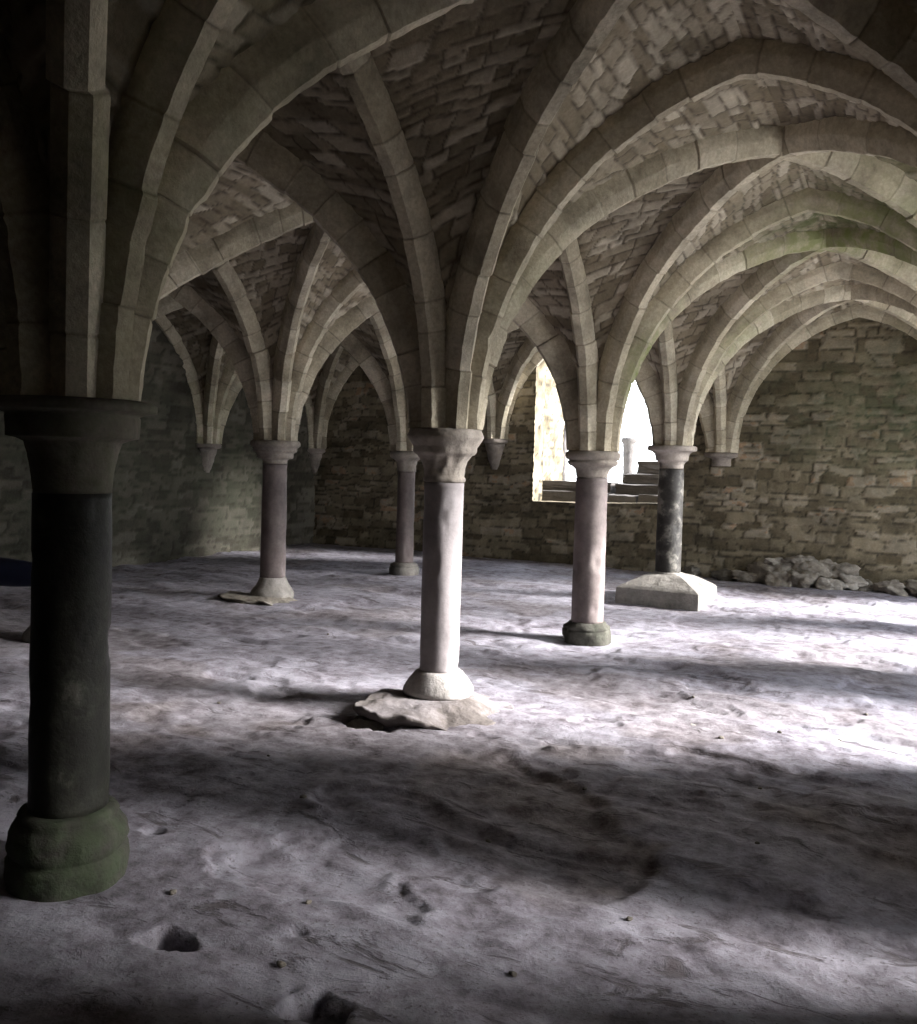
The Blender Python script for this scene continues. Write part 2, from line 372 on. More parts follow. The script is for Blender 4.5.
# ------------------------------------------------------------------ vault webs (rubble infill between the ribs)
def half_cell(Anode, Mpt, Cpt, zA, seed, res, sag):
    """web between the arch A->M and the diagonal A->C"""
    A = np.array(Anode); Mp = np.array(Mpt); Cp = np.array(Cpt)
    lt, ld = np.linalg.norm(Mp - A), np.linalg.norm(Cp - A)
    n = max(8, int(2.9 / res)); ns = max(6, int(np.linalg.norm(Mp - Cp) / res))
    dT, zT, _, _ = half_curve(lt, R0 - WEB, ZA + WEB - zA, n, zA)
    dD, zD, _, _ = half_curve(ld, R0 - WEB, ZA + WEB - zA, n, zA, sag)
    uT = (Mp - A) / lt; uD = (Cp - A) / ld
    T = np.stack([A[0] + uT[0] * dT, A[1] + uT[1] * dT, zT], -1)
    D = np.stack([A[0] + uD[0] * dD, A[1] + uD[1] * dD, zD], -1)
    s = np.linspace(0, 1, ns)[None, :, None]
    P = D[:, None] * (1 - s) + T[:, None] * s
    ln = np.linalg.norm(T - D, axis=1)
    arc = np.concatenate([[0], np.cumsum(np.hypot(np.diff(dT), np.diff(zT)))]) * .5 + np.concatenate([[0], np.cumsum(np.hypot(np.diff(dD), np.diff(zD)))]) * .5
    S = s[..., 0]
    bul = (4 * S * (1 - S)) * (.05 * ln / max(ln.max(), 1e-6))[:, None]
    P[..., 2] += bul
    # normal (finite differences)
    du = np.gradient(P, axis=0); dv = np.gradient(P, axis=1)
    Nn = np.cross(du, dv); Nn /= np.linalg.norm(Nn, axis=-1, keepdims=True) + 1e-9
    cen = np.array([*((Mp + Cp) / 2), 1.6])
    sgn = np.sign(((cen - P) * Nn).sum(-1)); Nn *= sgn[..., None]      # into the room
    u = S * ln[:, None] + 1.0; v = np.repeat(arc[:, None], ns, 1)
    rb = Rubble(seed, (.055, .125), (.10, .30), .75)
    tone, ed = rb(u.ravel(), v.ravel()); tone = tone.reshape(u.shape); ed = ed.reshape(u.shape)
    body = sstep(0, .02, ed)
    tt = np.linspace(0, 1, n)[:, None]
    fade = sstep(0, .04, 1 - tt) * sstep(0, .05, S) * sstep(0, .05, 1 - S)
    disp = (body * (.004 + .010 * tone) + .01 * fbm(P[..., 0] * 6, P[..., 1] * 6, P[..., 2] * 6, seed, 3)) * fade
    P = P + Nn * disp[..., None]
    at = np.zeros_like(P); at[..., 0] = tone; at[..., 1] = (1 - sstep(0, .014, ed)) * .85; at[..., 2] = moss_at(P)
    return P, at

for j in range(JMIN, JMAX):
    for i in range(-2, 1):
        c = np.array([(XN(i) + XN(i + 1)) / 2, (j + .5) * LA])
        dist = math.dist(c, (2.7, -2.2))
        res = .1 if j < -1 or (j < 0 and i < 0) else ({(0, 0): .018, (0, 1): .018, (-1, 0): .022, (-1, 1): .024, (0, 2): .024}.get((i, j), .035))
        V, Q, AT, off = [], [], [], 0
        nodes = {(a, b): (XN(i + a), (j + b) * LA) for a in (0, 1) for b in (0, 1)}
        k = 0
        for (a, b), A in nodes.items():
            for mid in ((c[0], A[1]), (A[0], (j + .5) * LA)):
                P, at = half_cell(A, mid, c, nz(i + a, j + b), 1000 + (i + 3) * 100 + (j + 3) * 10 + k, res, sag_of((i + a, j + b), (i + 1 - a, j + 1 - b)))
                k += 1
                V.append(P.reshape(-1, 3)); AT.append(at.reshape(-1, 3)); Q.append(grid_quads(P.shape[0], P.shape[1], off=off)); off += P.shape[0] * P.shape[1]
        me = np_mesh('ceiling', np.concatenate(V), np.concatenate(Q), np.concatenate(AT))
        o = link('ceiling', me, M['web']); tag(o, kind='structure')

# ------------------------------------------------------------------ walls with openings
def wall(name, P0, axis, length, H, thick, inward, openings, seed, res, x0=0.0, disp=1.0, mat='wall'):
    """P0: start on the inner face, axis: unit vector along the wall, inward: unit normal into the room.
       openings: (a, b, sill function, head function, spring)"""
    ax = np.array([*axis, 0.0]); inn = np.array([*inward, 0.0]); P0 = np.array([*P0, 0.0])
    us = [0.0, length]
    for (a, b, *_r) in openings: us += [a, b]
    us = sorted(set(us)); U = []
    for a, b in zip(us[:-1], us[1:]):
        n = max(1, int(round((b - a) / res))); U += list(np.linspace(a, b, n, endpoint=False))
    U = np.array(U + [length])
    sill0 = openings[0][4] if openings else 1.0; head0 = openings[0][5] if openings else 2.5
    sill = np.full_like(U, sill0); head = np.full_like(U, head0)
    for (a, b, fs, fh, *_r) in openings:
        m = (U >= a - 1e-6) & (U <= b + 1e-6)
        sill[m] = [fs((x - a) / (b - a)) for x in U[m]]; head[m] = [fh((x - a) / (b - a)) for x in U[m]]
    n1 = max(1, int(max(sill0, .05) / res)) if sill0 > .02 else 1
    n2 = max(1, int((head0 - sill0) / res)); n3 = max(1, int((H - head0) / res))
    base = -.12
    rows = []
    for k in range(n1): rows.append(base + (sill - base) * (k / n1))
    for k in range(n2): rows.append(sill + (head - sill) * (k / n2))
    for k in range(n3 + 1): rows.append(head + (H - head) * (k / n3))
    Z = np.array(rows).T                      # (nu, nr)
    nu, nr = Z.shape
    UU = np.repeat(U[:, None], nr, 1)
    rb = Rubble(seed, (.07, .17), (.13, .46))
    tone, ed = rb((UU + x0).ravel(), Z.ravel() + 0); tone = tone.reshape(UU.shape); ed = ed.reshape(UU.shape)
    body = sstep(0, .022, ed)
    dsp = disp * (body * (.004 + .024 * tone) + .025 * fbm(UU * 1.7, Z * 1.7, seed, seed, 4))
    front = P0 + ax * UU[..., None] + inn * dsp[..., None]; front[..., 2] = Z
    back = P0 + ax * UU[..., None] - inn * thick; back[..., 2] = Z
    at = np.zeros_like(front); at[..., 0] = tone; at[..., 1] = (1 - sstep(0, .015, ed)) * .9; at[..., 2] = moss_at(front)
    # rough reveal edges
    keep = np.ones((nu - 1, nr - 1), bool)
    for (a, b, *_r) in openings:
        ui = np.where((U[:-1] >= a - 1e-6) & (U[1:] <= b + 1e-6))[0]
        keep[np.ix_(ui, np.arange(n1, n1 + n2))] = False
    idx = lambda i, j: i * nr + j
    q = []
    for i in range(nu - 1):
        jj = np.where(keep[i])[0]
        q.append(np.stack([idx(i, jj), idx(i + 1, jj), idx(i + 1, jj + 1), idx(i, jj + 1)], -1))
        q.append(np.stack([idx(i, jj), idx(i, jj + 1), idx(i + 1, jj + 1), idx(i + 1, jj)], -1) + nu * nr)
    Q = np.concatenate(q)
    V = [front.reshape(-1, 3), back.reshape(-1, 3)]; A_ = [at.reshape(-1, 3), at.reshape(-1, 3)]
    off = 2 * nu * nr
    # reveals: strips from front to back along each border of the kept cells
    border = []
    for i in range(nu - 1):
        for j in np.where(keep[i])[0]:
            for di, dj, e in ((-1, 0, ((i, j), (i, j + 1))), (1, 0, ((i + 1, j + 1), (i + 1, j))), (0, -1, ((i + 1, j), (i, j))), (0, 1, ((i, j + 1), (i + 1, j + 1)))):
                a, b = i + di, j + dj
                if a < 0 or b < 0 or a >= nu - 1 or b >= nr - 1 or not keep[a, b]:
                    border.append(e)
    m = max(2, int(thick / res / 1.5))
    sub = {}
    NV = []; NA = []
    def chain(v):
        if v not in sub:
            f, bk = front[v], back[v]; ids = [idx(*v)]
            for k in range(1, m):
                t = k / m; p = f * (1 - t) + bk * t
                r = vnoise(p[0] * 9, p[1] * 9, p[2] * 9, seed) * .012
                p = p + ax * r + np.array([0, 0, r * .6])
                NV.append(p); ids.append(off + len(NV) - 1)
                a = at[v].copy(); a[0] = .5 + .5 * float(vnoise(p[0] * 6, p[1] * 6, p[2] * 9, seed + 1)); a[1] = 1.0 if float(vnoise(p[0] * 14, p[1] * 14, p[2] * 14, 3)) > .5 else 0; NA.append(a)
            ids.append(idx(*v) + nu * nr); sub[v] = ids
        return sub[v]
    q = []
    for a, b in border:
        ca, cb = chain(a), chain(b)
        for k in range(m): q.append((cb[k], ca[k], ca[k + 1], cb[k + 1]))
    if NV: V.append(np.array(NV)); A_.append(np.array(NA))
    me = np_mesh(name, np.concatenate(V), np.concatenate([Q, np.array(q)]), np.concatenate(A_))
    o = link(name, me, M[mat]); tag(o, kind='structure')
    return o

H = 4.3
# window wall at the far end
WA, WB_ = -2.955 - XL + .5, -.72 - XL + .5
def w_sill(t): return .965 + .02 * math.sin(t * 9) * t + (.035 if t > .38 else 0)
def w_head(t):
    return 3.1 + .45 * math.sqrt(max(0, 1 - abs(2 * t - 1) ** 1.7))
wall('wall_back', (XL - .5, YB), (1, 0), XR - XL + 1.0, H, .40, (0, -1), [(WA, WB_, w_sill, w_head, .965, 3.1)], 11, .028)
# left wall
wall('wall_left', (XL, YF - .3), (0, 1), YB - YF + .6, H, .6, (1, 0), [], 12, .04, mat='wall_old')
# near wall behind the viewer
wall('wall_front', (XL - .3, YF), (1, 0), XR - XL + .6, H, .6, (0, 1), [], 13, .12)
# open right wall: tall arched openings between piers, down to the ground
OPEN = []
for y0_, y1_ in ((.34, .50), (1.08, 1.42)):          # added unseen slits beside the viewer, sized to light the foreground floor
    OPEN.append((y0_ - YF, y1_ - YF, lambda t: .25, lambda t: r_head(t, 2.35, 1.9), .0, 1.9))
def r_head(t, apex=3.15, spring=1.9):
    x = abs(2 * t - 1)
    return spring + (apex - spring) * math.sqrt(max(0, 1 - x ** 1.6))
PIER = {-2: .7, -1: .7, 0: .9, 1: .62, 2: .58, 3: .38, 4: .6}
for j in range(JMIN, JMAX):
    a = (j - JMIN) * LA + PIER[j]; b = (j + 1 - JMIN) * LA - PIER[j + 1]
    if j >= 1: OPEN.append((a, b, lambda t: .0, r_head, .0, 1.9))
wall('wall_right', (XR, YF), (0, 1), YB - YF, H, .55, (-1, 0), OPEN, 14, .08)

def slab(name, x0, x1, y0, y1, z0, z1, mat):
    bm = bmesh.new(); bmesh.ops.create_cube(bm, size=1)
    for v in bm.verts: v.co = Vector(((x0 + x1) / 2 + v.co.x * (x1 - x0), (y0 + y1) / 2 + v.co.y * (y1 - y0), (z0 + z1) / 2 + v.co.z * (z1 - z0)))
    bmesh.ops.bevel(bm, geom=bm.edges[:], offset=.01, segments=1)
    me = bpy.data.meshes.new(name); bm.to_mesh(me); bm.free()
    return link(name, me, mat)
tag(slab('light_lid', XL - .9, XR + .9, YF - .9, YB + .95, H - .05, H + .3, M['outside']), kind='structure')  # added unseen slab over the vault, keeps sky light out

# ------------------------------------------------------------------ floor with real relief
def floor_z(x, y):
    x = np.asarray(x, float); y = np.asarray(y, float)
    # long ripples across the line of sight, trodden hollows
    h = .016 * fbm(x * .55, y * .9, 0, 40, 3)
    h = h + .010 * fbm(x * 1.6 + .4 * y, y * 4.2, 0, 41, 4)
    h = h + .0065 * fbm(x * 7, y * 11, 0, 42, 4)
    st = fbm(x * 1.1 + 3, y * 1.9, 0, 43, 4)                     # broken crust: low steps
    h = h - .016 * sstep(.02, .07, st) - .010 * sstep(.3, .34, st)
    # worn hollow in the foreground
    ex = (x - 1.13) * .79 - (y - 1.52) * .61; ey = (x - 1.13) * .61 + (y - 1.52) * .79
    rr = np.sqrt((ex / 1.0) ** 2 + (ey / .46) ** 2) + .22 * fbm(x * 2.6, y * 2.6, 0, 44, 5)
    h = h - .022 * (1 - sstep(.82, .97, rr)) * sstep(-.5, .25, ey) - .008 * (1 - sstep(.9, .94, rr)) * fbm(x * 5, y * 5, 0, 47, 4)
    # pits
    for px_, py_, ra, rb_, dep in ((.66, -.13, .115, .06, .08), (1.24, -.16, .125, .085, .07), (-.16, 2.20, .24, .11, .05), (.95, .13, .05, .03, .02), (-.05, .45, .05, .04, .02), (-.2, 3.0, .12, .1, .03), (-1.6, 2.6, .2, .1, .03), (-2.3, 3.6, .25, .1, .03)):
        r = np.sqrt(((x - px_) / ra) ** 2 + ((y - py_) / rb_) ** 2) + .38 * fbm(x * 11, y * 11, 0, 45, 4)
        h = h - dep * (1 - sstep(.72, 1.0, r))
    h = h - .05 * np.exp(-(((x - 0) ** 2 + (y - 2 * LA) ** 2) / .8))   # the floor dips round the drum-based column
    # flat where columns stand
    for (i, j), zf in COLZ.items():
        r = np.hypot(x - i * LB, y - j * LA); k = 1 - sstep(.22, .5, r)
        h = h * (1 - k) + zf * k
    return h
COLZ = {(0, 0): 0, (0, 1): 0.0, (0, 2): -.05, (0, 3): 0, (-1, 2): 0, (-1, 3): 0, (-1, 1): 0, (-1, 0): 0, (0, -1): 0, (-1, -1): 0}

def axis_pts(lo, hi, bands):
    out = [lo]
    while out[-1] < hi - 1e-6:
        x = out[-1]; st = .14
        for a, b, s in bands:
            if a <= x < b: st = min(st, s)
        out.append(min(hi, x + st))
    return np.array(out)
gx = axis_pts(XL - .1, XR + .6, [(-.6, 2.9, .018), (-1.6, 3.3, .028), (-4.5, 3.3, .045), (-9, 4, .07)])
gy = axis_pts(YF - .1, YB + .1, [(-.7, 1.2, .016), (-.7, 3.6, .024), (-.7, 6.5, .035), (-1, 12, .06)])
X, Y = np.meshgrid(gx, gy, indexing='ij')
Zf = floor_z(X, Y)
at = np.zeros((*X.shape, 3))
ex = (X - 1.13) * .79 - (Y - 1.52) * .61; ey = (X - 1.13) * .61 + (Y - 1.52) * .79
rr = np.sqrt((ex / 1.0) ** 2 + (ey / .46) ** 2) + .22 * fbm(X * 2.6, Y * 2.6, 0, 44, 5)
damp = (1 - sstep(.85, 1.0, rr)) * (.35 + .6 * sstep(0, .3, ey) * sstep(-.35, .15, ex))  # darker brown inside the worn hollow, strongest by its far edge
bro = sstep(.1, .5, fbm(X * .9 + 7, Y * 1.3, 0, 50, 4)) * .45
brown_band = np.exp(-(((Y - 1.9) / .8) ** 2)) * sstep(-2.5, -.5, X) * .5  # darker brown band across the floor, fading out to the left
at[..., 0] = np.clip(damp + bro + brown_band, 0, .95)
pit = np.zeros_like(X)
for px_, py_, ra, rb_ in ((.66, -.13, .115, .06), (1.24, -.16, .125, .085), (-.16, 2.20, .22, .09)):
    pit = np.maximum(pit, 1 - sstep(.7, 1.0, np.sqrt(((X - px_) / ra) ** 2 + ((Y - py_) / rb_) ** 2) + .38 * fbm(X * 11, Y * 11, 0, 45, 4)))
at[..., 1] = pit * .6  # shade in the pits and below the pad edge, painted into the colour
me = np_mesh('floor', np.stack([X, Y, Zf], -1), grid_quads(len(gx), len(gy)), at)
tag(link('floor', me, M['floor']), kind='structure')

# ------------------------------------------------------------------ columns
def lathe(prof, seg=40, noise=.003, seed=0, nscale=9, tone=None, moss=0.0, z_off=0.0, half=None, sub=.03, joints=()):
    """prof: (r, z) top to bottom or bottom to top"""
    pr = [prof[0]]
    for (r1, z1) in prof[1:]:
        r0, z0 = pr[-1]; n = max(1, int(math.hypot(r1 - r0, z1 - z0) / sub))
        for k in range(1, n + 1): pr.append((r0 + (r1 - r0) * k / n, z0 + (z1 - z0) * k / n))
    pr = np.array(pr)
    a = np.linspace(0, 2 * PI, seg, endpoint=False)
    P = np.zeros((seg, len(pr), 3))
    ca, sa = np.cos(a)[:, None], np.sin(a)[:, None]
    nz_ = fbm(ca * nscale * .25 + seed, sa * nscale * .25, pr[None, :, 1] * nscale, seed, 4) * noise
    chip = np.clip(fbm(ca * 1.3 + seed * 3, sa * 1.3, pr[None, :, 1] * 6, seed + 9, 3) - .45, 0, 1) * noise * 8
    rad = np.maximum(pr[None, :, 0] + (nz_ - chip) * (pr[None, :, 0] > .02), .0)
    P[..., 0] = rad * ca; P[..., 1] = rad * sa; P[..., 2] = pr[None, :, 1] + z_off
    at = np.zeros_like(P)
    t = .5 if tone is None else tone
    at[..., 0] = np.clip(t + .2 * fbm(ca * 1.2 + seed, sa * 1.2, pr[None, :, 1] * 2.5, seed + 4, 3), 0, 1)
    at[..., 2] = moss
    return np_mesh('turned', P, grid_quads(seg, len(pr), wrap=True), at)

def pieces(o, prof, name, mat, **k):
    return link(name, lathe(prof, **k), M[mat], o)

def torus(r, z, a, b=None, n=6, side=1):
    """half round moulding of radial depth a and half-height b centred at z, bottom to top"""
    b = b or a
    return [(r + a * math.cos(t), z + b * math.sin(t)) for t in np.linspace(-PI / 2, PI / 2, n)]

CAP = {   # profiles from the neck up; z measured down from the top of the abacus
 'slab':   [(0.0, -.33), (.134, -.33), (.136, -.30), (.142, -.24), (.150, -.19), (.162, -.15), (.19, -.138), (.221, -.132), (.226, -.06), (.222, -.052), (.245, -.045), (.285, -.038), (.288, -.012), (.27, 0), (0.0, 0)],
 'bulge':  [(0.0, -.335), (.124, -.335), (.134, -.328), (.135, -.31), (.127, -.30), (.132, -.25), (.148, -.20), (.175, -.165), (.19, -.16), (.203, -.14), (.202, -.115), (.212, -.10), (.226, -.078), (.238, -.06), (.243, -.045), (.238, -.03), (.225, 0), (0.0, 0)],
 'plain':  [(0.0, -.24), (.14, -.24), (.146, -.2), (.16, -.165), (.19, -.14), (.215, -.13), (.228, -.11), (.23, -.095), (.215, -.088), (.236, -.075), (.25, -.05), (.246, -.02), (.22, 0), (0.0, 0)],
 'square': [(0.0, -.27), (.138, -.27), (.145, -.21), (.165, -.185), (.19, -.17), (.195, -.12), (.20, -.10), (.215, -.085), (.232, -.07), (.272, -.062), (.284, -.05), (.284, -.012), (.27, 0), (0.0, 0)],
 'moulded':[(0.0, -.25), (.13, -.25), (.132, -.215), (.15, -.2), (.19, -.195), (.2, -.17), (.198, -.14), (.212, -.128), (.23, -.12), (.236, -.1), (.232, -.08), (.25, -.07), (.268, -.055), (.27, -.02), (.255, 0), (0.0, 0)],
 'ring':   [(0.0, -.28), (.13, -.28), (.134, -.2), (.15, -.14), (.175, -.115), (.2, -.105), (.228, -.085), (.238, -.06), (.23, -.03), (.21, -.01), (.19, 0), (0.0, 0)],
}
CAPN = {k: -v[0][1] for k, v in CAP.items()}
BASE = {
 'double': [(0.0, 0), (.205, -.03), (.212, .05), (.206, .095), (.190, .105), (.196, .115), (.207, .14), (.202, .18), (.18, .215), (.168, .222), (.172, .24), (.160, .258), (.142, .262), (0, .262)],
 'flare':  [(0.0, 0), (.222, 0), (.228, .02), (.222, .038), (.185, .095), (.15, .135), (.131, .15), (0, .15)],
 'drum':   [(0.0, 0), (.216, -.03), (.225, .06), (.218, .115), (.2, .12), (.214, .13), (.212, .145), (.18, .165), (.165, .185), (.148, .19), (0, .19)],
 'bell':   [(0.0, 0), (.232, -.02), (.238, .03), (.226, .06), (.18, .12), (.152, .18), (.142, .21), (0, .21)],
 'ring':   [(0.0, 0), (.198, -.03), (.206, .06), (.2, .095), (.18, .1), (.192, .115), (.188, .135), (.155, .155), (.13, .165), (0, .165)],
}
BASEH = {k: v[-1][1] for k, v in BASE.items()}

def column(i, j, cap, base, shaft_r, shaft_mat, label, z0=0.0, taper=.004, capmoss=.1, basemoss=.1, tone=(.5, .5, .5), rotz=0.0, joint=None):
    x, y = XN(i), j * LA; top = nz(i, j)
    o = empty('stone_column', (x, y, z0), rotz)
    tag(o, label, 'column', None, 'thing')
    t = top - z0
    sd = (i + 5) * 13 + (j + 5) * 7
    hb = BASEH[base] if base in BASEH else 0
    pieces(o, BASE[base], 'column_base', 'base', seed=sd, noise=.008 if base in ('double', 'drum') else .004, moss=basemoss, tone=tone[2], sub=.02, seg=56) if base in BASE else None
    zb = hb if base in BASE else base_top
    zc = t - CAPN[cap]
    prof = [(0, zb - .01), (shaft_r + taper, zb - .01), (shaft_r + taper * .5, (zb + zc) / 2), (shaft_r, zc - .03), (shaft_r + .001, zc - .002), (0, zc)]
    s = pieces(o, prof, 'shaft', shaft_mat, seed=sd + 1, noise=.0022, nscale=5, tone=tone[1], moss=basemoss * .4, seg=56)
    c = pieces(o, CAP[cap], 'capital', 'cap', seed=sd + 2, noise=.0035, nscale=11, z_off=t, tone=tone[0], moss=capmoss, sub=.014, seg=64)
    return o

column(0, 0, 'slab', 'double', .133, 'shaft_dark', 'nearest column, dark blotchy shaft on a mossy double-ring base', capmoss=.5, basemoss=.75, tone=(.05, .45, .0))
column(0, 1, 'bulge', 'flare', .126, 'shaft_pale', 'middle column, pale smooth shaft with flared base on a broken stone pad', z0=.08, taper=-.001, tone=(.55, .62, .85), basemoss=0)
column(0, 2, 'plain', 'drum', .143, 'shaft', 'pinkish brown column with a rough round drum base, right of the middle one', z0=-.05, taper=.004, tone=(.5, .72, .02), basemoss=.2)
column(-1, 2, 'moulded', 'bell', .132, 'shaft', 'slender column at left rear with moulded capital, its bell base on a cracked slab', z0=.03, tone=(.5, .55, .6), taper=.006)
column(-1, 3, 'ring', 'ring', .118, 'shaft', 'farthest slender column, small ring capital, behind the middle column to its left', tone=(.45, .45, .3), taper=.006)
column(-1, 1, 'moulded', 'bell', .132, 'shaft', 'stone column hidden from view behind the nearest column', tone=(.4, .4, .4))
column(-1, 0, 'plain', 'double', .14, 'shaft', 'stone column in the left aisle, level with the nearest dark column', tone=(.4, .4, .3))
column(0, -1, 'bulge', 'double', .14, 'shaft', 'stone column standing beside the viewing spot, in front of the nearest', tone=(.4, .4, .3))
column(-1, -1, 'plain', 'drum', .14, 'shaft', 'stone column in the left aisle nearest the rear wall', tone=(.4, .4, .3))

# the column on the pyramid plinth
def plinth(parent, w, h, htop, rt):
    bm = bmesh.new()
    rs = [(w / 2 * 1.0, -.05), (w / 2 * 1.01, .03), (w / 2, h - .012), (w / 2 - .012, h), ]
    n = 12
    def ring(hw, z, k=0.0):
        pts = []
        for side in range(4):
            for q in range(n):
                t = q / n * 2 - 1
                x, y = [(t, -1), (1, t), (-t, 1), (-1, -t)][side]
                sx, sy = x * hw, y * hw
                if k > 0:
                    r = math.hypot(x, y); cx, cy = x / r * rt, y / r * rt
                    sx = sx * (1 - k) + cx * k; sy = sy * (1 - k) + cy * k
                e = float(fbm(sx * 6, sy * 6, z * 6, 77, 3)) * .012
                pts.append(bm.verts.new((sx * (1 + e), sy * (1 + e), z + e * .5)))
        return pts
    rings = [ring(a, b) for a, b in rs]
    for t in np.linspace(.12, 1, 7):
        hw = (w / 2) * (1 - t) + rt * t
        rings.append(ring(hw, h + (htop - h) * t, max(0, (t - .7) / .3)))
    for a, b in zip(rings[:-1], rings[1:]):
        for q in range(len(a)): bm.faces.new((a[q], a[(q + 1) % len(a)], b[(q + 1) % len(a)], b[q]))
    bm.faces.new(rings[-1])
    me = bpy.data.meshes.new('plinth'); bm.to_mesh(me); bm.free()
    a = me.color_attributes.new('stone', 'FLOAT_COLOR', 'POINT')
    for k, v in enumerate(me.vertices): a.data[k].color = (.38, 0, .1, 1)
    return link('plinth', me, M['base'], parent)
base_top = .33
P4 = column(0, 3, 'square', 'pyramid', .146, 'shaft_dark', 'column with a dark shaft standing on a wide pyramid shaped square plinth', tone=(.6, .62, .6), capmoss=0, basemoss=0)
plinth(P4, .95, .165, .335, .15)

# ------------------------------------------------------------------ corbels on the walls
def corbel(i, j, label, r=.2, drop=.32, w=1.0):
    """half-round bracket, only the side in front of the wall is built out"""
    x, y = XN(i), j * LA
    o = empty('wall_corbel', (x, y, nz(i, j))); tag(o, label, 'corbel', 'corbels that carry the ribs at the walls', 'thing')
    if i == -2: d = 0.0
    elif i == 1: d = PI
    elif j == JMAX: d = -PI / 2
    else: d = PI / 2
    if (i == -2 and j == JMAX): d = -PI / 4
    if (i == 1 and j == JMAX): d = -3 * PI / 4
    def half(prof, name, seed):
        pr = []
        for (r1, z1) in prof:
            if pr:
                r0, z0 = pr[-1]; n = max(1, int(math.hypot(r1 - r0, z1 - z0) / .03))
                for k in range(1, n + 1): pr.append((r0 + (r1 - r0) * k / n, z0 + (z1 - z0) * k / n))
            else: pr.append((r1, z1))
        pr = np.array(pr); seg = 25
        a = np.linspace(d - PI / 2 - .35, d + PI / 2 + .35, seg)
        P = np.zeros((seg, len(pr), 3))
        nzv = fbm(np.cos(a)[:, None] * 3, np.sin(a)[:, None] * 3, pr[None, :, 1] * 9, seed, 3) * .006
        P[..., 0] = (pr[None, :, 0] + nzv) * np.cos(a)[:, None]; P[..., 1] = (pr[None, :, 0] + nzv) * np.sin(a)[:, None]; P[..., 2] = pr[None, :, 1]
        at = np.zeros_like(P); at[..., 0] = .5
        return link(name, np_mesh(name, P, grid_quads(seg, len(pr)), at), M['cap'], o)
    half([(0, -.075), (r * 1.0, -.075), (r * 1.2, -.06), (r * 1.22, -.01), (r * 1.1, 0), (0, 0)], 'abacus', 3 + i * 5 + j)
    if (i, j) == (0, JMAX): half([(0, -.2), (r * .62, -.2), (r * .68, -.19), (r * .70, -.09), (r * .9, -.075), (0, -.075)], 'bracket', 5)
    else: half([(0, -drop), (r * .25, -drop), (r * .45, -drop * .8), (r * .62, -drop * .6), (r * .68, -drop * .45), (r * .8, -drop * .36), (r * .9, -.075), (0, -.075)], 'bracket', 9 + i * 5 + j)
    return o
for j in range(JMIN, JMAX + 1):
    for i in ((-2, 1) if j not in (JMIN, JMAX) else (-2, -1, 0, 1)):
        lab = {(-2, 3): 'tapered stone corbel on the left wall under converging ribs', (-2, 4): 'stone corbel in the dark corner of left and window walls',
               (-1, 4): 'small stone corbel on the window wall, just left of the window', (0, 4): 'stone corbel on the window wall, right of the window opening'}.get((i, j))
        if not lab: lab = 'stone corbel at ' + where(i, j)
        corbel(i, j, lab, r=.19 if (i, j) != (0, 4) else .2, drop=.45 if i == -2 else (.5 if (i, j) == (-1, 4) else .28))

# ------------------------------------------------------------------ stones
def boulder(name, loc, size, seed, label, cat='stone', group=None, mat='rock', tone=.6, flat=0.0, rz=0.0, sub=4, rough=.28):
    bm = bmesh.new(); bmesh.ops.create_icosphere(bm, subdivisions=sub, radius=1)
    co = np.array([v.co[:] for v in bm.verts])
    # box-ish stone: push towards a cube, then break the surface
    m = np.abs(co).max(1, keepdims=True); co = co * (1 - .55) + (co / m) * .55 * .85
    rs = np.random.RandomState(seed)
    for _ in range(9):                        # knock flat facets off
        n = rs.normal(size=3); n /= np.linalg.norm(n); dcut = rs.uniform(.62, .85)
        k = co @ n; o_ = np.clip(k - dcut, 0, None); co = co - n[None] * o_[:, None]
    nn_ = fbm(co[:, 0] * 1.6 + seed, co[:, 1] * 1.6, co[:, 2] * 1.6, seed, 5)
    co = co * (1 + rough * .45 * nn_[:, None] + rough * .22 * fbm(co[:, 0] * 5 + seed, co[:, 1] * 5, co[:, 2] * 5, seed + 7, 3)[:, None])
    if flat: co[:, 2] = np.where(co[:, 2] > flat, flat + (co[:, 2] - flat) * .15, co[:, 2])
    co = co * np.array(size)[None]
    for v, c in zip(bm.verts, co): v.co = c
    me = bpy.data.meshes.new(name); bm.to_mesh(me); bm.free()
    me.polygons.foreach_set('use_smooth', np.ones(len(me.polygons), bool))
    a = me.color_attributes.new('stone', 'FLOAT_COLOR', 'POINT')
    cc = np.ones((len(me.vertices), 4), np.float32); cc[:, 0] = tone; cc[:, 1] = 0; cc[:, 2] = 0; a.data.foreach_set('color', cc.ravel())
    o = link(name, me, M[mat]); o.location = loc; o.rotation_euler = (0, 0, rz)
    return tag(o, label, cat, group)

